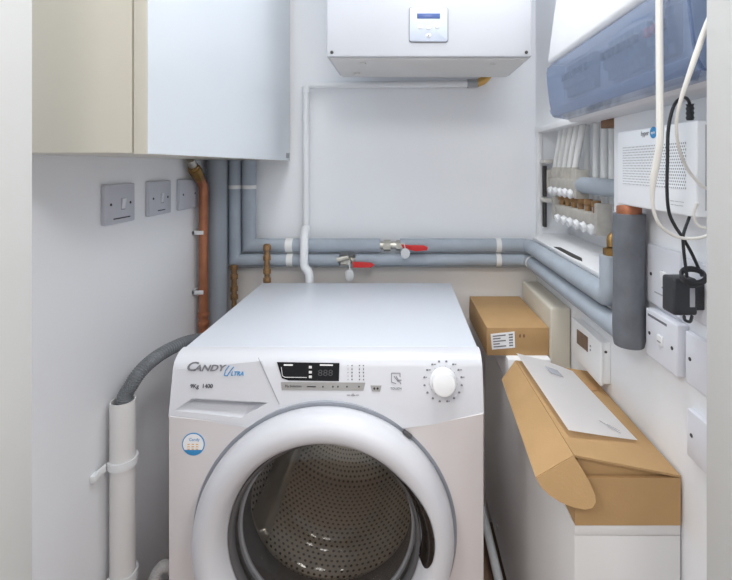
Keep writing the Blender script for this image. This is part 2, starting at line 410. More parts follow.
for a, b in (((391.5, 373), (400, 373)), ((391.5, 373), (391.5, 382)), ((400, 373), (400, 377)), ((391.5, 382), (396, 383.5)), ((394, 376), (398.5, 382)), ((396, 376), (401, 384)), ((398, 380), (401.5, 380))):
    bar(lg, fp(*a, .0006), fp(*b, .0006), .0011, FN)
obj('touch_mark', lg, 'inkgrey', wm)
# programme dial
dc = fp(443, 381, 0); n_ = Vector(FN).normalized()
lg = MB(); rr = random.Random(3)
for k in range(16):
    an = 2*math.pi*k/16+.2; R_ = .0365
    c = dc+xd*math.cos(an)*R_+FUP*math.sin(an)*R_+n_*.0006
    lg.slab([c+xd*a+FUP*b for a, b in ((-.002, -.0018), (.002, -.0018), (.0022, .0004), (0, .002), (-.002, .0006))], .0006)
    if k in (0, 1, 2, 5, 6, 7, 12): bar(lg, c+xd*.003, c+xd*(.005+.003*rr.random()), .0016, FN)
    c2 = dc+xd*math.cos(an)*.0275+FUP*math.sin(an)*.0275+n_*.0006
    lg.cyl(c2-n_*.0004, c2+n_*.0003, .0006, seg=8)
obj('dial_marks', lg, 'inkgrey', wm)
kb = MB(); kb.cyl(dc, dc+n_*.006, .0255, seg=48, bev=.001); kb.cyl(dc+n_*.006, dc+n_*.028, .0235, .0215, seg=48, bev=.003)
kn = obj('programme_dial', kb, 'plastic', wm)
obj('energy_sticker', MB().cyl((at(193.5, 444, .85)), at(193.5, 444, .85)-Vector((0, .0008, 0)), .0215, seg=40), 'inkblue', wm, label='round blue and white sticker')
es = [o for o in children(wm) if o.name.startswith('energy_sticker')][0]
c = at(193.5, 444, .85)
lg = MB().cyl(c-Vector((0, .0006, 0)), c-Vector((0, .0012, 0)), .0195, seg=40); obj('sticker_face', lg, 'white', es)
lg = MB().text('Candy', c+Vector((.002, -.0014, .009)), (1, 0, 0), (0, 0, 1), .008, .0002)
lg.prism([c+Vector((math.cos(a)*.0195, -.0012, math.sin(a)*.0195)) for a in [math.pi*(1.18+.64*k/12) for k in range(13)]], (0, -.0004, 0))
obj('sticker_blue', lg, 'inkblue', es)
lg = MB()
for r in range(3):
    for k in range(3): lg.box(c+Vector((-.011+.008*k, -.0015, -.001-.0045*r)), c+Vector((-.0065+.008*k, -.0012, .001-.0045*r)))
obj('sticker_rows', lg, 'inkorange', es)
# door surround, seal, drum
CY = (XC, 0, ZC)
obj('door_surround', MB().lathe([(.2504, .8515), (.236, .8555), (.165, .872), (.165, .876), (.2504, .876)], CY, close=True, seg=96), 'ringgrey', wm)
obj('door_seal', MB().lathe([(.19, .878), (.176, .885), (.168, .9), (.166, .925), (.172, .94), (.235, .942), (.245, .94), (.245, .878)], CY, close=True, seg=80), 'rubber', wm)
dm = obj('drum', MB().lathe([(.172, .945), (.2, .948), (.235, .958), (.238, .97), (.238, 1.30), (.225, 1.32), (.2, 1.325), (.12, 1.315), (.06, 1.30), (.02, 1.295), (.0005, 1.294)], CY, uv=True, seg=96), 'steel', wm)
for k in range(3):
    an = 2*math.pi*k/3+math.pi/2+.1; d = Vector((math.cos(an), 0, math.sin(an))); s = Vector((-math.sin(an), 0, math.cos(an))); c0 = Vector(CY)+d*.236
    pts = [c0+s*.03+Vector((0, .975, 0)), c0-d*.05+s*.01+Vector((0, .99, 0)), c0-d*.05-s*.01+Vector((0, .99, 0)), c0-s*.03+Vector((0, .975, 0))]
    obj('drum_paddle', MB().prism(pts, (0, .29, 0), .006, 3), 'steelplain', dm)
# door: ring, glass, grip
ringp = [(.238, .858), (.2425, .853), (.244, .846), (.2432, .832), (.239, .819), (.232, .809), (.222, .8035), (.211, .8025), (.201, .8065), (.193, .815), (.187, .826), (.183, .838), (.1805, .848), (.18, .869), (.236, .869)]
door = obj('door', MB().lathe(ringp, CY, close=True, seg=128), 'fascia', wm, sharp=60)
obj('window_bezel', MB().lathe([(.1803, .840), (.1803, .866), (.171, .866), (.172, .848), (.176, .842)], CY, close=True, seg=96), 'bezel', door)
obj('door_glass', MB().lathe([(.1715, .853), (.170, .866), (.166, .885), (.160, .905), (.152, .925), (.142, .938), (.128, .945), (.118, .950), (.112, .960), (.106, .970), (.09, .975), (.05, .978), (.0005, .979)], CY, seg=80), 'glass', door, sharp=60)
obj('door_window', MB().lathe([(.1715, .852), (.15, .8465), (.11, .842), (.06, .8395), (.0005, .839)], CY, seg=80), 'glass', door, sharp=60)
g = MB(); t = g.bm; N, K = 40, 8
def ring_y(r):
    for (r0, y0), (r1, y1) in zip(ringp[7:-2], ringp[8:-1]):
        if r1 <= r <= r0: return y0+(y1-y0)*(r0-r)/(r0-r1) if r0 > r1 else y1
    return .848
grid = []
for i in range(N+1):
    f = i/N; an = math.radians(-12+60*f); wdt = max(0, math.sin(math.pi*f))**.4
    ro = .1785+.033*wdt*(1-.30*f)
    row = []
    for k in range(K+1):
        r = .1765+(ro-.1765)*k/K
        row.append(t.verts.new((XC+r*math.cos(an), ring_y(max(r, .1801))-.0025-.0015*math.sin(math.pi*k/K), ZC+r*math.sin(an))))
    grid.append(row)
for i in range(N):
    for k in range(K): t.faces.new((grid[i][k], grid[i][k+1], grid[i+1][k+1], grid[i+1][k]))
bmesh.ops.solidify(t, geom=t.faces[:], thickness=.004); bmesh.ops.recalc_face_normals(t, faces=t.faces[:])
obj('door_grip', g, 'grip', door, sharp=60, label='glossy dark brown grip')
hc = [(XC+.2485*math.cos(math.radians(a)), .846, ZC+.2485*math.sin(math.radians(a))) for a in (53, 51, 49)]
obj('door_latch', MB().tube(hc, .004, 10), 'bezel', wm)

# ------------------------------------------------------------------ boiler
by0, by1, bx0, bx1, bz = 1.159, 1.402, -.198, .333, 1.482
bo = thing('boiler', ((bx0+bx1)/2, by1, bz), 'white wall-hung boiler with small blue display above the washing machine', 'boiler')
obj('casing', MB().box((bx0, by0, bz), (bx1, by1, 2.16), .004, 3), 'boiler', bo)
b = MB().box((bx0+.009, by0+.01, bz-.004), (bx1-.010, by1, bz+.002), .001)
for x, y in ((bx0+.09, by0+.05), (bx1-.09, by0+.06), (bx0+.06, by1-.06)): b.cyl((x, y, bz-.009), (x, y, bz), .009, seg=16)
obj('base_plate', b, 'boilerunder', bo)
obj('back_plate', MB().box((bx0+.03, by1, bz+.10), (bx1-.03, YB, 2.1)), 'boilerunder', bo)
for x in (bx0+.014, bx1-.014):
    obj('screw', MB().cyl((x, by0-.003, bz+.012), (x, by0+.002, bz+.012), .0042, seg=16, bev=.001), 'slot', bo)
a, c = at(409.5, 42, by0), at(447.5, 8, by0)
def rrect(a, c, r, y, n=6):
    pts = []
    for cx, cz, s in ((c.x-r, c.z-r, 0), (a.x+r, c.z-r, 1), (a.x+r, a.z+r, 2), (c.x-r, a.z+r, 3)):
        for k in range(n+1):
            an = math.pi/2*(s+k/n); pts.append((cx+r*math.cos(an), y, cz+r*math.sin(an)))
    return pts
obj('panel_frame', MB().prism(rrect(a-Vector((.0015, 0, .0015)), c+Vector((.0018, 0, .0018)), .007, by0), (0, -.0025, 0), .0006), 'inkgrey', bo)
cp = obj('control_panel', MB().prism(rrect(a, c, .006, by0), (0, -.004, 0), .0012), 'panelblue', bo)
obj('display', MB().box(at(417, 19, by0)-Vector((0, .0048, 0)), at(440, 14, by0)-Vector((0, .0035, 0)), .0003), 'lcd', cp, label='blue display window')
for u, v in ((420, 27.5), (428.5, 28), (437, 27.2), (428.5, 36)):
    q = at(u, v, by0); bb = obj('button', MB().sphere(q-Vector((0, .0035, 0)), .0072, 1, .35, .8), 'plastic', cp)
    if v > 30: obj('button_mark', MB().cyl(q-Vector((0, .0055, 0)), q-Vector((0, .0068, 0)), .0022, seg=12), 'inkgrey', bb)

# overflow pipe below the boiler
yw = 1.49
ov = thing('overflow_pipe', at(306, 160, yw), 'thin white plastic pipe from under the boiler down the back wall', 'pipe')
zt = at(0, 85.5, yw).z; xv = at(306, 0, yw).x
obj('pipe', MB().tube(bend([at(470, 83.5, yw), Vector((xv, yw, zt)), at(306, 235, yw)], .016), .0115), 'pvcw', ov)
obj('lower_section', MB().tube(bez([at(306, 228, yw), at(304.5, 236, 1.445), at(304, 255, 1.43), at(304.5, 266, 1.43), at(309, 274, 1.43), at(309.5, 290, 1.43)]), .0135), 'pvcw', ov)
for v in (92, 120): obj('socket_joint', MB().cyl(at(306, v-5, yw), at(306, v+1, yw), .0135), 'pvcw', ov)
obj('coupling', MB().cyl(at(467, 83.7, yw), at(477.5, 83.2, yw), .0145), 'greypvc', ov, label='grey coupling sleeve')
obj('elbow', MB().tube(bez([at(477, 83.2, yw), at(483, 80.5, yw), at(487.5, 76, yw), at(489.5, 72, yw), at(490, 66, yw)]), .0135), 'yellowbrass', ov, label='yellow brass elbow')

# ------------------------------------------------------------------ wall cabinet
cz = 1.2195
ca = thing('wall_cabinet', (XL, 1.08, cz), 'cream and white gloss wall cabinet above the light switches', 'cabinet')
obj('carcass', MB().box((XL, .662, cz), (-.401, 1.5, 2.1), .0012), 'cream', ca, label='cream side and base board')
dd = MB().box((-.3985, .662, cz-.002), (-.3782, 1.499, 2.1), .0012)
do = obj('door', dd, 'cream', ca)
obj('door_facing', MB().box((-.3786, .6628, cz-.0012), (-.3774, 1.4982, 2.0995)), 'gloss', do, label='white gloss front')
obj('bumper', MB().box((-.3776, 1.447, cz+.006), (-.3755, 1.478, cz+.022), .0006), 'seam', do, label='small grey pad')

# ------------------------------------------------------------------ pipes at the back
Yp, Zu, Zl = 1.475, 1.2-(245.3-V0)/F*1.475, 1.2-(259.8-V0)/F*1.475
PX = .412
def bands(par, pts, r):
    for a, b in pts: obj('tape_band', MB().cyl(a, b, r+.0012, seg=28), 'tape', par, label='white tape band')
r_ = .0222
up = thing('insulated_pipe', (-.505, Yp, Zu), 'upper grey foam-covered pipe running along the back wall and right wall', 'pipe')
xg0, xg1 = at(380, 0, Yp).x, at(400, 0, Yp).x
sh = MB().mitre((-.506, Yp, cz-.001), (-.506, Yp, Zu), (xg0, Yp, Zu), r_)
obj('foam_sleeve', sh, 'foam', up)
path = bend([(xg1, Yp, Zu), (PX, Yp, Zu), (PX, .885, Zu), (PX, .885, Zu+.085)], .03)
obj('foam_sleeve', MB().tube(path, r_, 22), 'foam', up)
obj('valve_body', MB().cyl((xg0-.01, Yp, Zu), (xg1+.02, Yp, Zu), .013).cyl((xg0+.012, Yp-.005, Zu), (xg0+.035, Yp-.005, Zu), .019, seg=6).cyl((xg1-.012, Yp, Zu), (xg1+.01, Yp, Zu), .0175, seg=6).cyl((xg1+.008, Yp-.03, Zu+.004), (xg1+.008, Yp, Zu), .009), 'chrome', up, label='nickel valve body')
lv = [at(u, v, 1.438) for u, v in ((401, 244.5), (410, 245.2), (424, 245.5), (428, 247.5), (427, 250.5), (416, 251.5), (403, 248.5))]
vl = obj('valve_lever', MB().prism(lv, (0, .006, 0), .0012), 'red', up, label='red lever')
tg = at(405.3, 253.5, 1.432)
obj('valve_tag', MB().sphere(tg, .0155, .95, .12, 1.1).tube([at(404, 243, 1.44), tg+Vector((0, 0, .015))], .0015, 6), 'steeltag', up, label='oval pale tag')
bands(up, [((at(283, 0, Yp).x+.011, Yp, Zu), (at(289.5, 0, Yp).x+.013, Yp, Zu)), ((at(495.5, 0, Yp).x, Yp, Zu), (at(500.5, 0, Yp).x, Yp, Zu)), ((-.506, Yp, 1.125), (-.506, Yp, 1.137))], r_)
lo = thing('insulated_pipe', (-.55, Yp, Zl), 'lower grey foam-covered pipe, just above the washing machine lid', 'pipe')
xh0, xh1 = at(340, 0, Yp).x, at(356, 0, Yp).x
sh = MB().mitre((-.553, Yp, cz-.001), (-.553, Yp, Zl), (xh0, Yp, Zl), .0212)
obj('foam_sleeve', sh, 'foam', lo)
path = bend([(xh1, Yp, Zl), (PX, Yp, Zl), (PX, .826, Zl)], .03)
obj('foam_sleeve', MB().tube(path, .0212, 22), 'foam', lo)
rs = MB()
n = 30; pth = straight([(.415, .8227, .872), (.415, .8227, 1.113)], .012)
rs.tube(pth, lambda f: .0275*(1+.03*math.sin(f*9))*(.93 if f < .03 else 1), 22)
obj('riser_sleeve', rs, 'foamdark', lo)
obj('riser_elbow', MB().tube([(.415, .8227, 1.10), (.415, .8227, 1.118), (.416, .824, 1.1245)], .0215).cyl((.415, .8227, 1.112), (.415, .8227, 1.121), .0215), 'copper', lo, label='copper elbow above the foam')
obj('valve_body', MB().cyl((xh0-.008, Yp, Zl), (xh1+.008, Yp, Zl), .012).cyl((xh0+.005, Yp-.004, Zl), (xh0+.022, Yp-.004, Zl), .018, seg=6).cyl((xh1-.01, Yp-.004, Zl), (xh1+.004, Yp-.004, Zl), .017, seg=6).cyl((xh0+.03, Yp-.035, Zl), (xh0+.03, Yp, Zl), .009).cyl(at(337, 260, 1.44), at(349, 257.5, 1.44), .009), 'chrome', lo, label='nickel valve body')
lv = [at(u, v, 1.436) for u, v in ((352.5, 262), (363, 262.3), (371, 263), (374.5, 265), (371, 267.8), (353, 267.8))]
obj('valve_lever', MB().prism(lv, (0, .006, 0), .0012), 'red', lo, label='red lever')
tg = at(349.5, 275.5, 1.43)
obj('valve_tag', MB().sphere(tg, .0145, .95, .12, 1.35).tube([at(350, 261, 1.44), tg+Vector((0, 0, .015))], .0015, 6), 'steeltag', lo, label='oval pale tag')
bands(lo, [((at(285, 0, Yp).x+.008, Yp, Zl), (at(290.5, 0, Yp).x+.01, Yp, Zl)), ((at(495.5, 0, Yp).x, Yp, Zl), (at(500.5, 0, Yp).x, Yp, Zl)), ((PX, 1.43, Zl), (PX, 1.418, Zl)), ((-.553, Yp, 1.125), (-.553, Yp, 1.137))], .0212)
# brass fitting above the short grey stub
obj('stub_valve', MB().cyl((PX, .885, Zu+.07), (PX, .885, Zu+.10), .011).cyl((PX, .885, Zu+.085), (PX, .885, Zu+.098), .016, seg=6).tube(bez([(PX, .885, Zu+.10), (PX+.003, .89, Zu+.118), (PX+.02, .9, Zu+.125)]), .009), 'brass', up, label='brass fitting on the stub')

fat = tag(obj('soil_pipe', MB().tube(straight([(-.595, 1.435, .0), (-.595, 1.435, cz-.001)], .1), .0305, 28), 'fat', origin=(-.595, 1.435, 0)), 'thick dark grey vertical pipe in the left back corner', 'pipe')
def rusty(name, x, y, zs, label, seed):
    rd = random.Random(seed); n = 160
    o = MB().tube([(x, y, zs[0]+(zs[1]-zs[0])*i/n) for i in range(n+1)], lambda f: .0085*(1+.12*math.sin(f*150+seed)*rd.random()), 12)
    for f in (.02, .055, .10, .13): o.cyl((x, y, zs[0]+(zs[1]-zs[0])*f), (x, y, zs[0]+(zs[1]-zs[0])*f+.016), .0125, seg=8, bev=.002)
    return tag(obj(name, o, 'rust', origin=(x, y, zs[1])), label, 'pipe')
rusty('brass_pipe', -.551, 1.462, (Zl-.012, .0), 'corroded brass pipe below the corner bend of the grey pipes', 3)
rusty('brass_pipe', at(267, 0, 1.432).x, 1.432, (at(0, 244, 1.432).z, .0), 'short brown brass pipe crossing in front of the two grey pipes', 8)

# copper pipe on the left wall
XCU = -.612
def cu(u, v): Y = XCU*F/(u-U0); return at(u, v, Y)
co = thing('copper_pipe', cu(202, 300), 'bent copper pipe clipped to the left wall beside the switches', 'pipe')
Yc = XCU*F/(203.5-U0)
obj('pipe', MB().tube(bez([cu(197.5, 176), cu(200.5, 180), cu(203, 186), Vector((XCU, Yc, at(0, 194, Yc).z)), Vector((XCU, Yc, at(0, 215, Yc).z)), Vector((XCU, Yc, .9)), Vector((XCU, Yc, .62)), Vector((XCU, Yc, .0))]), .0138, 18), 'copper', co)
obj('compression_nut', MB().cyl(cu(194, 168.5), cu(199.5, 178.5), .0185, .0165, seg=8, bev=.002).cyl(cu(193, 166), cu(195.5, 171), .0145), 'brass', co, label='brass nut')
obj('flexible_tail', MB().tube(straight([cu(190.3, 160), cu(194, 168)], .005), .0125, 16, corr=.06), 'chrome', co, label='braided silver tail')
for v in (317, 326): obj('solder_joint', MB().cyl((XCU, Yc, at(0, v, Yc).z), (XCU, Yc, at(0, v-5, Yc).z), .0165, bev=.002), 'copper', co)
for v in (232, 291): 
    z = at(0, v, Yc).z
    obj('pipe_clip', MB().box((XL, Yc-.0175, z-.006), (XCU+.006, Yc-.013, z+.006), .001).box((XL, Yc+.013, z-.006), (XCU+.006, Yc+.0175, z+.006), .001).box((XL, Yc-.0175, z-.006), (XL+.008, Yc+.0175, z+.006)), 'pvcw', co, label='white plastic clip')

# waste pipe and its hose
XW, YW, RW = -.602, .963, .0245
wp = thing('waste_pipe', (XW, YW, 0), 'upright white waste pipe with open top on the left wall', 'pipe')
obj('pipe', MB().lathe([(RW, 0), (RW, .697), (RW-.003, .697), (RW-.003, .02), (.001, .02), (.001, 0)], (XW, YW, 0), 'Z', 36, close=True), 'pvc', wp)
for z in (.567, .322):
    k = MB(); pts = []
    k.lathe([(RW+.0003, -.008), (RW+.0045, -.008), (RW+.0045, .008), (RW+.0003, .008)], (XW, YW, z), 'Z', 40, a0=-math.pi*.78, a1=math.pi*.42, close=True)
    k.box((XL, YW-.05, z-.016), (XL+.012, YW-.03, z), .003).prism([(XW-.021, YW-.0235, z-.008), (XL+.008, YW-.04, z-.015), (XL+.003, YW-.036, z-.015), (XW-.024, YW-.018, z-.008)], (0, 0, .015), .001)
    obj('pipe_clip', k, 'pvcw', wp)
hp = bez([Vector((XW, YW, .60)), Vector((XW, YW, .66)), at(124.5, 398, .962), at(130, 387, .97), at(141, 371, .99), at(156, 357.5, 1.03), at(174, 347, 1.10), at(192, 340.5, 1.18), at(212, 339, 1.27), at(230, 350, 1.33), at(238, 400, 1.35)], 16)
tag(obj('drain_hose', MB().tube(hp, .0148, 14, corr=.055), 'hose', origin=(XW, YW, .6)), 'grey corrugated hose arching from the waste pipe to the washing machine', 'hose')
tag(obj('inlet_hose', MB().tube(bez([(-.62, 1.0, .02), (-.6, 1.02, .18), at(152, 585, 1.02), at(158, 571, 1.03), at(166, 566, 1.05), at(176, 575, 1.1), at(190, 620, 1.2)], 16), .0125, 12, corr=.04), 'pvc', origin=(-.62, 1.0, 0)), 'pale hose loop low in the gap left of the washing machine', 'hose')

# ------------------------------------------------------------------ plates on the left wall
def plate_left(u0, u1, v, label, kind):
    Y0, Y1 = XL*F/(u0-U0), XL*F/(u1-U0); h = .0435; yc, zc = (Y0+Y1)/2, CZ-(v-V0)/F*(Y0+Y1)/2
    x = XL+.0105
    t = thing('switch_plate', (XL, yc, zc), label, 'switch', 'switches on the left wall')
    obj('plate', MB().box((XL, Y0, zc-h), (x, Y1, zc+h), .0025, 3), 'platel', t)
    wd = Y1-Y0
    for s in (-1, 1): obj('screw', MB().cyl((x-.001, yc+s*wd*.33, zc), (x+.0008, yc+s*wd*.33, zc), .0031, seg=14), 'slot', t)
    if kind:
        obj('rocker', MB().prism([(x-.001, yc+.002, zc-.012), (x+.0005, yc+.002, zc-.012), (x+.004, yc+.002, zc+.011), (x-.001, yc+.002, zc+.012)], (0, .013 if kind == 1 else .009, 0), .0006), 'plate', t)
        g = MB().box((x-.0004, yc-.0015+.002, zc-.014), (x+.0003, yc+.0025, zc+.012)).box((x-.0004, yc+.002, zc-.0145), (x+.0003, yc+.0155, zc-.0125))
        obj('rocker_gap', g, 'seam', t)
        obj('engraving', MB().box((x-.0003, yc+.004-(.030 if kind == 1 else .018), zc-.0335), (x+.0003, yc+.004+(.030 if kind == 1 else .018), zc-.0308)), 'ink', t)
plate_left(100.5, 130.5, 203.5, 'pale grey switch plate on the left wall, the largest and farthest from the copper pipe', 1)
plate_left(145.2, 167.3, 197.8, 'pale grey switch plate on the left wall, the middle one of three', 2)
plate_left(176.3, 194.5, 194, 'blank pale grey plate on the left wall, next to the copper pipe', 0)

# ------------------------------------------------------------------ fuse box
fb = thing('fuse_box', (XR, .79, 1.30), 'long white fuse box with blue tinted cover high on the right wall', 'fuse box')
fy0, fy1 = .53, 1.05
def ext(pr): return [(x, fy0, z) for x, z in pr], (0, fy1-fy0, 0)
p, v = ext([(XR, 1.302), (.392, 1.302), (.378, 1.316), (.378, 1.445), (XR, 1.445)]); obj('base', MB().prism(p, v, .002), 'cuback', fb)
p, v = ext([(XR, 1.435), (.345, 1.435), (.3395, 1.442), (.3395, 1.449), (.345, 1.49), (.353, 1.554), (.362, 1.61), (.372, 1.66), (.395, 1.68), (XR, 1.68)]); obj('top_cover', MB().prism(p, v, .004, 3), 'cuback', fb)
cv = [(.3445, 1.4345), (.3385, 1.430), (.3365, 1.418), (.338, 1.39), (.3435, 1.345), (.348, 1.324), (.354, 1.314), (.385, 1.3085)]
cvi = [(x+.003, z) for x, z in reversed(cv[1:-1])]
loop = cv[:-1]+[(.385, 1.3085), (.385, 1.3125)]+[(x+.003, z+.002 if z < 1.33 else z) for x, z in reversed(cv[1:-1])]+[(.3475, 1.4325)]
p, v = ext(loop); cvr = MB().prism(p, v)
for y in (fy0, fy1-.003): cvr.prism([(x, y, z) for x, z in cv+[(.378, 1.31), (.378, 1.434)]], (0, .003, 0))
cvo = obj('clear_cover', cvr, 'cover', fb)
obj('cover_rim', MB().prism(ext([(.3435, 1.331), (.3455, 1.323), (.3515, 1.3145), (.355, 1.317), (.348, 1.326)])[0], v), 'cover', cvo)
def breakers(y1, n, red=()):
    for k in range(n):
        y = y1-.0178*(k+1)
        t = obj('breaker', MB().prism([(.378, y+.0004, 1.352), (.366, y+.0004, 1.352), (.366, y+.0004, 1.368), (.357, y+.0004, 1.372), (.357, y+.0004, 1.402), (.366, y+.0004, 1.406), (.366, y+.0004, 1.42), (.378, y+.0004, 1.42)], (0, .017, 0), .0006), 'breaker', fb)
        obj('toggle', MB().box((.350, y+.004, 1.386), (.358, y+.0135, 1.400), .001), 'red' if k in red else 'toggle', t)
breakers(1.0, 8); breakers(.80, 7); breakers(.657, 3, (0, 1))

# ------------------------------------------------------------------ manifold recess
mc = thing('manifold_frame', (XR, 1.22, rz0), 'white frame and sill around the open pipe recess in the right wall', 'frame')
k = MB().box((XR-.006, ry0-.02, rz1-.004), (XR+.03, ry1+.02, rz1+.012), .001).box((XR-.004, ry1-.006, rz0), (XR+.01, ry1+.018, rz1), .001)
obj('frame', k, 'plastic', mc)
obj('sill', MB().prism([(XR-.016, ry0-.02, rz0-.016), (XR-.016, ry0-.02, rz0-.006), (XR+.012, ry0-.02, rz0+.008), (XR+.1, ry0-.02, rz0+.008), (XR+.1, ry0-.02, rz0-.016)], (0, ry1-ry0+.03, 0), .001), 'plastic', mc)
obj('sill_gap', MB().slab([(XR-.012, 1.30, rz0-.003), (XR-.004, 1.27, rz0+.001), (XR-.003, 1.12, rz0+.0015), (XR-.010, 1.10, rz0-.002), (XR-.013, 1.16, rz0-.0035)], .002), 'slot', mc, label='dark slot in the sill')
bk = MB()
for z0, z1 in ((1.10, 1.20), (1.00, 1.08)): bk.box((XR+.012, 1.462, z0), (XR+.02, 1.484, z1), .001)
obj('dark_bracket', bk, 'slot', mc, label='dark mounting rail')
for z in (1.215, 1.09): obj('cross_rail', MB().box((XR+.002, 1.43, z-.006), (XR+.03, 1.486, z+.006), .001), 'recess', mc)
obj('timber_end', MB().box((XR+.004, .958, 1.286), (XR+.10, 1.03, 1.306), .002), 'brownwood', mc, label='bare brown timber end')
def manifold(xm, zm, ya, yb, ports, label, up):
    t = thing('heating_manifold', (xm, (ya+yb)/2, zm-.03), label, 'manifold', 'manifold bars in the wall recess')
    obj('bar', MB().box((xm-.013, yb, zm-.016), (xm+.016, ya, zm+.016), .006, 3).box((xm-.017, yb-.006, zm-.036), (xm+.02, yb+.012, zm+.042), .003).box((xm-.017, ya-.008, zm-.032), (xm+.02, ya+.006, zm+.04), .003), 'beigebits', t)
    for y in ports:
        if up:
            obj('port', MB().cyl((xm, y, zm+.012), (xm, y, zm+.044), .0125, seg=8).cyl((xm, y, zm+.03), (xm, y, zm+.048), .0105), 'beigebits', t)
        else:
            obj('port', MB().cyl((xm, y, zm+.012), (xm, y, zm+.036), .008).cyl((xm, y, zm+.03), (xm, y, zm+.046), .0125, seg=8, bev=.002), 'rust', t, label='brown valve spindle')
        obj('cap', MB().cyl((xm-.004, y, zm-.022), (xm-.020, y, zm-.028), .0135, .0125, seg=20, bev=.003), 'pvcw', t, label='white cap')
    return t
p5 = [1.405, 1.366, 1.325, 1.284, 1.243]
manifold(.477, 1.148, 1.432, 1.20, p5, 'upper heating manifold with white caps beside a grey pipe end', True)
manifold(.480, 1.068, 1.385, 1.075, [1.35, 1.302, 1.255, 1.208, 1.16, 1.113], 'lower heating manifold with brown valve spindles and white caps', False)
tag(obj('insulated_pipe', MB().tube(straight([(.480, 1.196, 1.149), (.480, .968, 1.149)]), .0215, 22), 'foam', origin=(.48, 1.08, 1.149)), 'short grey foam-covered pipe lying inside the wall recess', 'pipe')
ordn = ['first', 'second', 'third', 'fourth', 'fifth', 'sixth', 'seventh', 'eighth', 'ninth']
src = None
specs = [(.477, y, 1.19, .477+.012, y-.028) for y in p5]+[(.515, y, 1.105, .515, y-.006) for y in (1.262, 1.20, 1.15, 1.105)]
for i, (x, y, z0, x1, y1) in enumerate(specs):
    o = MB().tube([(x, y, z0), (x+(x1-x)*.3, y+(y1-y)*.3, z0+.04), (x1, y1, 1.314)], .0088, 14)
    lab = 'white plastic heating pipe in the wall recess, %s from the left' % ordn[i]
    tag(obj('heating_pipe', o, 'pex', origin=(x, y, z0)), lab, 'pipe', 'white heating pipes in the wall recess')

# ------------------------------------------------------------------ router
rx = .40
Ya, Yb_ = rx*F/(617.5-U0), rx*F/(696.5-U0)
ztop, zbot = CZ+(V0-132.5)/F*Ya, CZ-(204-V0)/F*Ya
ro = thing('router', (XR, (Ya+Yb_)/2, zbot), 'flat white router with dotted grille on the right wall', 'router')
obj('body', MB().box((rx, Yb_, zbot), (XR-.003, Ya, ztop), .003, 3), 'router', ro)
def rp(u, v, d=.0006): 
    Y = rx*F/(u-U0); q = at(u, v, Y); q.x -= d; return q
obj('speaker_grille', MB().slab([rp(623, 146, .0003), rp(686, 141, .0003), rp(686, 189, .0003), rp(623, 185, .0003)], .0008), 'grille', ro)
obj('word', MB().text('hyper', rp(645, 133.5, .0004), (0, -1, 0), (0, 0, 1), .0115, .0002, sx=.9), 'inkgrey', ro)
q = rp(653.5, 132.5, 0)
lgm = obj('logo_disc', MB().cyl(q, q-Vector((.0008, 0, 0)), .0092, seg=32), 'inkblue', ro, label='blue logo disc')
obj('word', MB().text('optic', q-Vector((.001, 0, 0)), (0, -1, 0), (0, 0, 1), .0062, .0002), 'white', lgm)
obj('small_print', MB().text('------ ----- ------\n---- ------ -----', rp(677, 203, .0004), (0, -1, 0), (0, 0, 1), .0055, .0002), 'inkgrey', ro)
g = MB()
for z in (.5, .36, .27): g.box((rx+.022, Yb_-.0006, zbot+(ztop-zbot)*z-.004), (rx+.036, Yb_+.0004, zbot+(ztop-zbot)*z+.003))
obj('port', g, 'ink', ro)
obj('vent_line', MB().box((rx+.012, Yb_-.0006, zbot+.01), (rx+.0135, Yb_+.0004, ztop-.006)), 'inkpale', ro)
net = MB().box((rx+.022, Yb_-.022, zbot+.012), (rx+.036, Yb_, zbot+.024), .001)
obj('network_plug', net, 'beigebits', ro, label='clear beige network plug')

# ------------------------------------------------------------------ sockets on the right wall
def plate_right(y0, y1, z0, z1, th, label, cat, kind, name):
    t = thing(name, (XR, (y0+y1)/2, z0), label, cat, 'plates on the right wall')
    x = XR-th; yc, zc = (y0+y1)/2, (z0+z1)/2
    obj('plate', MB().box((x, y0, z0), (XR, y1, z1), .0025, 3), 'plate', t)
    for s in (-1, 1): obj('screw', MB().cyl((x+.001, yc+s*(y1-y0)*.36, zc), (x-.0008, yc+s*(y1-y0)*.36, zc), .003, seg=14), 'slot', t)
    if kind == 'switch':
        obj('rocker', MB().prism([(x+.001, yc-.012, zc-.014), (x-.0005, yc-.012, zc-.014), (x-.004, yc-.012, zc+.012), (x+.001, yc-.012, zc+.013)], (0, .014, 0), .0006), 'plastic', t)
        obj('rocker_gap', MB().box((x-.0003, yc-.0005, zc-.015), (x+.0005, yc+.0015, zc+.014)).box((x-.0003, yc-.013, zc-.0165), (x+.0005, yc+.0015, zc-.0145)), 'seam', t)
        obj('engraving', MB().box((x-.0003, yc-.002, zc-.030), (x+.0003, yc+.024, zc-.0275)), 'inkpale', t)
    if kind == 'fuse':
        obj('fuse_holder', MB().box((x-.003, yc-.009, zc-.008), (x+.001, yc+.007, zc+.008), .001), 'plastic', t)
        obj('fuse_gap', MB().box((x-.0035, yc-.006, zc-.003), (x-.0028, yc+.004, zc-.001)), 'seam', t)
        obj('engraving', MB().box((x-.0003, yc-.018, zc+.029), (x+.0003, yc+.038, zc+.033)), 'inkgrey', t)
    return t
plate_right(.712, .808, .957, 1.061, .010, 'white switch plate on the right wall beside the foam riser', 'switch', 'switch', 'switch_plate')
plate_right(.703, .794, .868, .950, .020, 'white fused plate on the right wall, lower left of the black power adapter', 'switch', 'fuse', 'fused_plate')
plate_right(.612, .699, .864, .944, .010, 'white plate by the right door jamb, directly below the black power adapter', 'plate', None, 'wall_plate')
plate_right(.612, .695, .752, .826, .010, 'white plate by the right door jamb, lowest on the right wall', 'plate', None, 'wall_plate')
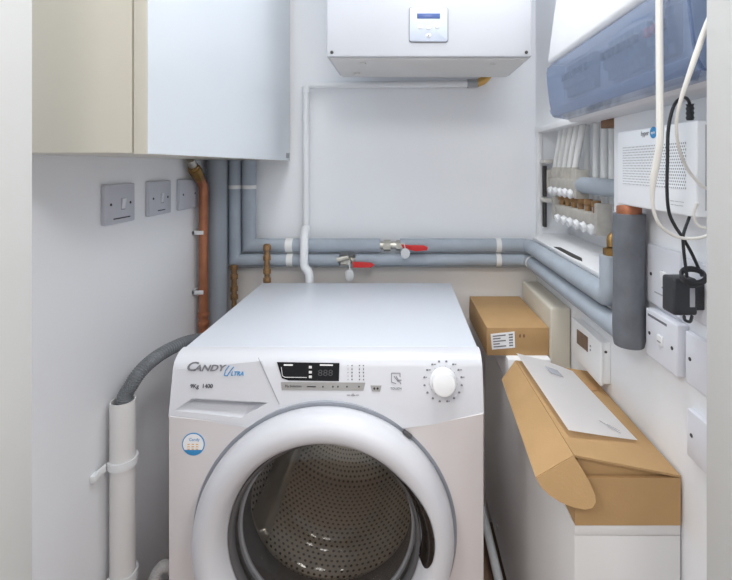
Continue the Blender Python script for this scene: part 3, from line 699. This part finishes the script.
plate_right(.612, .704, .968, 1.056, .012, 'white socket behind the black power adapter', 'socket', None, 'wall_socket')

# power adapter and cables
pa = thing('power_adapter', (.415, .662, .983), 'black plug-in power adapter with coiled cable on the right wall', 'power adapter')
obj('body', MB().box((.390, .645, .984), (.425, .676, 1.0375), .004, 3).box((.42, .650, .990), (.4385, .672, 1.030), .002), 'black', pa)
obj('rating_label', MB().box((.413, .6442, .997), (.420, .6452, 1.024)), 'inkpale', pa, label='pale rating label')
cbl = [at(690, 118, .63), at(689.5, 104, .628), at(686, 98, .62), at(680, 98.5, .61), at(673, 108, .602), at(668.3, 130, .60), at(667.5, 160, .602), at(667, 190, .606), at(669, 212, .61), at(675, 226, .615), at(683, 238, .625), at(692, 254, .635), at(702, 276, .64)]
obj('cable', MB().tube(bez(cbl), .0022, 8), 'blackcable', pa)
obj('cable', MB().tube(bez([at(691, 211, .64), at(689, 218, .635), at(684, 232, .626), at(683, 240, .622), at(684.5, 258, .625), at(687, 277, .63)]), .0022, 8), 'blackcable', pa)
st = MB().tube(straight([at(690, 120, .634), at(690, 104, .63)], .003), .0048, 12, corr=.12)
obj('strain_relief', st, 'black', pa)
coil = []
for k in range(90):
    a = k/90*2*math.pi*4; coil.append(at(693, 276.5, .632)+Vector((math.cos(a)*.017, math.sin(a)*.008*(.8+.2*math.sin(a*.3)), math.sin(a)*.0085+.003*math.sin(a*.37+1))))
obj('cable_coil', MB().tube(coil, .0019, 7), 'blackcable', pa)
obj('cable_tail', MB().tube(bez([at(684, 316, .645), at(685, 320, .64), at(690, 321.5, .64), at(692, 316, .645)]), .0022, 8), 'blackcable', pa)
w1 = [at(659, -30, .575), at(659.2, 0, .575), at(659.5, 60, .572), at(659.8, 110, .57), at(659.8, 140, .57), at(657, 160, .575), at(653.5, 178, .58), at(652.3, 196, .585), at(654, 212, .59), at(660, 225, .595), at(671, 234, .60), at(686, 238.5, .60), at(706, 236, .595), at(730, 222, .59)]
tag(obj('network_cable', MB().tube(bez(w1), lambda f: .0044 if f < .45 else .0044-.0022*min(1, (f-.45)/.12), 10), 'whitecable', origin=at(659, 0, .575)), 'thick white cable hanging straight down in front of the fuse box', 'cable')
w2 = [at(722, -10, .506), at(706, 27, .510), at(697, 52, .514), at(688, 78, .52), at(680, 103, .53), at(676.5, 122, .54), at(677.3, 140, .552), at(681, 155, .565), at(688, 170, .58), at(697, 181, .583), at(706, 188, .585), at(730, 196, .585)]
tag(obj('network_cable', MB().tube(bez(w2), lambda f: .0034 if f < .2 else .0034-.0015*min(1, (f-.2)/.2), 10), 'whitecable', origin=at(706, 27, .510)), 'thinner white cable slanting down from the right jamb across the router', 'cable')
tag(obj('network_cable', MB().tube(bez([at(697, 203, .61), at(694, 214, .615), at(697, 224, .615), at(706, 228, .61), at(730, 228, .60)]), .002, 8), 'whitecable', origin=at(697, 203, .61)), 'short thin white cable from the network plug on the router', 'cable')

# thermostat
xt = .424
ty0, ty1 = xt*F/(600-U0), xt*F/(571-U0)
tz1 = CZ-(316.5-V0)/F*ty1; tz0 = CZ-(354-V0)/F*ty1
th = thing('thermostat', (XR, (ty0+ty1)/2, tz0), 'white thermostat with small brown screen on the right wall behind the open carton', 'thermostat')
obj('body', MB().box((xt+.004, ty0+.004, tz0+.002), (XR, ty1-.004, tz1-.002), .003, 3), 'plastic', th)
obj('front_cover', MB().box((xt, ty0, tz0), (xt+.008, ty1, tz1), .003, 3), 'plastic', th)
def tp(u, v, d=.0006): Y = xt*F/(u-U0); q = at(u, v, Y); q.x -= d; return q
obj('screen', MB().slab([tp(577.2, 329), tp(588, 337.2), tp(588, 352), tp(577.2, 343)], .001), 'termlcd', th, label='small brown screen')
for v in (346, 350): q = tp(590.7, v, 0); obj('button', MB().cyl(q, q-Vector((.0016, 0, 0)), .0022, seg=12), 'seam', th)
q = Vector((.438, ty0+.004, tz1-.022)); obj('screw', MB().cyl(q, q-Vector((0, .0012, 0)), .003, seg=12), 'slot', th)

# ------------------------------------------------------------------ right-hand unit and the boxes on it
UX0, UX1, UY0, UZ = .275, .446, .72, .623
un = thing('low_cabinet', ((UX0+UX1)/2, UY0, 0), 'narrow white cabinet along the right wall carrying the cardboard boxes', 'cabinet')
obj('side_panel', MB().box((UX0, UY0+.004, .10), (UX0+.018, 1.5, UZ), .0015), 'unit', un)
obj('carcass', MB().box((UX0+.018, UY0+.018, .10), (UX1, 1.5, UZ-.001), .001), 'unit', un)
obj('front_panel', MB().box((UX0+.0005, UY0, .10), (UX1, UY0+.018, UZ-.018), .001), 'unit', un)
obj('top_rail', MB().box((UX0+.0005, UY0, UZ-.0165), (UX1, UY0+.018, UZ), .001), 'unit', un)
obj('plinth', MB().box((UX0+.04, UY0+.05, 0), (UX1, 1.5, .10)), 'slot', un, label='dark recessed base')
q = on_plane(566.5, 484, (UX0, 0, 0), (-1, 0, 0)); obj('fixing_cap', MB().cyl(q, q-Vector((.0015, 0, 0)), .0075, seg=20), 'seam', un, label='grey fixing cap')
q = on_plane(497, 527, (UX0, 0, 0), (-1, 0, 0)); obj('fixing_cap', MB().cyl(q, q-Vector((.0015, 0, 0)), .0075, seg=20), 'seam', un, label='grey fixing cap')
tag(obj('floor_pipe', MB().tube(straight([(.258, 1.49, .085), (.258, .74, .085)], .1)+bez([(.258, .73, .085), (.262, .70, .07), (.27, .69, .02)]), .0125, 14), 'pvcw', origin=(.258, 1.1, .07)), 'white pipe running low between the washing machine and the narrow cabinet', 'pipe')

# white carton and small brown carton
wy = 1.175
UZ += .001
wb = thing('white_box', (.34, 1.33, UZ), 'white box under the small brown carton on the narrow cabinet', 'box')
obj('body', MB().box((UX0+.001, wy, UZ), (.388, 1.46, .692), .0015), 'paper', wb)
q = at(546.5, 363, wy); obj('print_mark', MB().cyl(q, q-Vector((0, .0006, 0)), .0022, seg=12), 'ink', wb)
sy0, sz0, sz1 = 1.2, .6925, .767
sb = thing('small_carton', (.30, 1.35, sz0), 'small closed brown carton with white label behind the open carton', 'box')
a0, a1 = at(487, 355, sy0).x, at(549, 355, sy0).x
pts = [Vector((a0, sy0, sz0)), Vector((a1, sy0, sz0)), Vector((a1-.004, 1.49, sz0)), Vector((a0-.004, 1.49, sz0))]
obj('body', MB().prism(pts, (0, 0, sz1-sz0), .001), 'board', sb)
def ff(u, v, d=.0004): return at(u, v, sy0)-Vector((0, d, 0))
lb = obj('label', MB().slab([ff(490.5, 334), ff(514.5, 331.5), ff(515, 347.5), ff(492, 349.5)], .0008), 'paper', sb, label='white printed label')
g = MB()
for k, (x0, x1) in enumerate(((.08, .62), (.08, .4), (.08, .62), (.08, .35), (.08, .62))):
    P0, P1, P2, P3 = ff(490.5, 334, .001), ff(514.5, 331.5, .001), ff(515, 347.5, .001), ff(492, 349.5, .001)
    f0 = .12+.17*k; L = lambda s, f: (P0*(1-s)+P1*s)*(1-f)+(P3*(1-s)+P2*s)*f
    g.slab([L(x0, f0), L(x1, f0), L(x1, f0+.07), L(x0, f0+.07)], .0005)
    g.slab([L(.75, f0), L(.92, f0), L(.92, f0+.08), L(.75, f0+.08)], .0005)
obj('barcode_lines', g, 'inkgrey', lb)
g = MB()
for u in (519, 523): g.slab([ff(u, 334.5), ff(u+2, 334.3), ff(u+2, 337.3), ff(u, 337.5)], .0005)
obj('box_marks', g, 'brownwood', sb)

# cream slab against the wall
sl = MB().box((.392, 1.192, UZ), (.447, 1.475, .822), .006, 3)
tag(obj('cream_board', sl, 'creamslab', origin=(.42, 1.35, UZ)), 'thick cream board with rounded corner leaning on the right wall', 'board')

# open carton
cy1, cz1 = 1.085, .70
oc = thing('open_carton', (.36, .9, UZ), 'large flat brown carton with lid ajar and hanging flap', 'box')
k = MB(); T = .004
k.box((UX0+.001, UY0-.002, UZ), (.445, cy1, UZ+T)).box((UX0+.001, UY0-.002, UZ+T), (.445, UY0+T, cz1)).box((UX0+.001, cy1-T, UZ+T), (.445, cy1, cz1)).box((UX0+.001, UY0+T, UZ+T), (UX0+.001+T, cy1-T, cz1)).box((.445-T, UY0+T, UZ+T), (.445, cy1-T, cz1))
obj('tray', k, 'board', oc)
H0, H1 = Vector((.445, UY0-.002, cz1+.002)), Vector((.445, cy1, cz1+.002))
F0, F1 = at(574, 456, UY0-.002), at(515.5, 361, 1.085)
ld = obj('lid', MB().slab([H0, H1, F1, F0], .0035), 'board', oc)
T0 = at(536, 478, UY0-.005); T1 = on_plane(502, 380, F0, (F1-F0).cross(T0-F0))
obj('tuck_flap', MB().slab([F0, F1, T1, T0], .0032), 'board', ld)
ear = [at(u, v, d) for u, v, d in ((536, 478, .714), (541, 487, .709), (549, 495, .704), (560, 502, .7), (573, 507, .697), (585, 509, .695), (592, 507.5, .694), (595.5, 502, .695), (595, 495, .698), (589, 481, .704), (582, 469, .710), (574, 456, .716))]
e0 = ear[0]; nrm = (ear[4]-e0).cross(ear[-1]-e0).normalized()
ear = [p-nrm*(p-e0).dot(nrm) for p in ear]
obj('dust_flap', MB().slab(ear, .003), 'board', ld)
q0, q1 = F0+(H0-F0)*.04, F0+(H0-F0)*.93
obj('dust_flap', MB().slab([Vector((q.x, .7275, q.z-.001)) for q in (q0, q1)]+[Vector((q1.x, .7285, UZ+.03)), Vector((q0.x+.01, .7285, UZ+.03))], .0025), 'board', ld)
lp0, ln_ = H0, (F0-H0).cross(H1-H0).normalized()
if ln_.z < 0: ln_ = -ln_
obj('lid_slot', MB().slab([on_plane(u, v, lp0, ln_, .002) for u, v in ((584, 385), (592, 384), (598, 391), (590, 392))], .001), 'boardin', ld)
def lidp(u, v, off): return on_plane(u, v, lp0, ln_, off)
C = [lidp(515.5, 358.5, .010), lidp(572, 373.5, .006), lidp(637, 443.5, .006), lidp(567, 437.5, .010)]
t = bmesh.new(); G = []
for i in range(13):
    row = []
    for j in range(13):
        a, b2 = i/12, j/12
        q = (C[0]*(1-a)+C[1]*a)*(1-b2)+(C[3]*(1-a)+C[2]*a)*b2
        q = q+ln_*(.004*math.sin(math.pi*a)*(1-b2)+.003*(1-a)**2)
        row.append(t.verts.new(q))
    G.append(row)
for i in range(12):
    for j in range(12): t.faces.new((G[i][j], G[i+1][j], G[i+1][j+1], G[i][j+1]))
bmesh.ops.solidify(t, geom=t.faces[:], thickness=.0022); bmesh.ops.recalc_face_normals(t, faces=t.faces[:])
k = MB(); k.add(t)
lf = obj('leaflet', k, 'paper', origin=C[0]); tag(lf, 'white folded leaflet lying on the lid of the open carton', 'leaflet')
def leaf(a, b2): 
    q = (C[0]*(1-a)+C[1]*a)*(1-b2)+(C[3]*(1-a)+C[2]*a)*b2
    return q+ln_*(.004*math.sin(math.pi*a)*(1-b2)+.003*(1-a)**2+.0018)
obj('printed_block', MB().slab([leaf(.40, .13), leaf(.60, .15), leaf(.62, .26), leaf(.42, .25)], .0006), 'inkpale', lf, label='grey printed block')
g = MB(); bar(g, leaf(.62, .84), leaf(.80, .955), .0011, ln_); bar(g, leaf(.70, .87), leaf(.82, .93), .0008, ln_)
obj('fold_marks', g, 'inkpale', lf)

# ------------------------------------------------------------------ camera, light
cam = bpy.data.cameras.new('camera'); co_ = bpy.data.objects.new('camera', cam); COL.objects.link(co_)
cam.sensor_width = 36; cam.lens = 36*F/732; cam.clip_start = .02
cam.shift_x = (366-U0)/732; cam.shift_y = -(290-V0)/732
co_.location = (0, 0, CZ); co_.rotation_euler = (math.pi/2, 0, 0); S.camera = co_
def area(name, loc, target, size, power, col=(1, 1, 1), shape='DISK'):
    l = bpy.data.lights.new(name, 'AREA'); l.shape = shape; l.size = size; l.energy = power; l.color = col
    o = bpy.data.objects.new(name, l); COL.objects.link(o); o.location = loc
    o.rotation_euler = (Vector(target)-Vector(loc)).to_track_quat('-Z', 'Y').to_euler(); return o
area('hall_ceiling_lamp', (.10, -.9, 2.33), (0, 1.1, 1.0), .5, 7.5, (1, .985, .97))
area('added_fill_lamp', (-1.05, -.6, 2.2), (.4, 1.0, .8), .5, 11, (1, .985, .96))  # unseen lamp added to brighten the right wall
area('added_fill_lamp', (1.05, -.6, 2.2), (-.6, 1.0, .8), .5, 12, (1, .98, .95))  # unseen lamp added to fill the left wall under the cabinet
area('cupboard_ceiling_lamp', (.06, .80, 2.38), (.06, .80, 0), .6, 11.5, (.96, .98, 1))
W = bpy.data.worlds.new('world'); S.world = W; W.use_nodes = True
W.node_tree.nodes['Background'].inputs[0].default_value = (.97, .98, 1, 1); W.node_tree.nodes['Background'].inputs[1].default_value = .78
S.view_settings.view_transform = 'Standard'; S.view_settings.look = 'None'; S.cycles.diffuse_bounces = 8; S.cycles.max_bounces = 14; S.cycles.transparent_max_bounces = 16; S.view_settings.exposure = .06; S.view_settings.gamma = 1
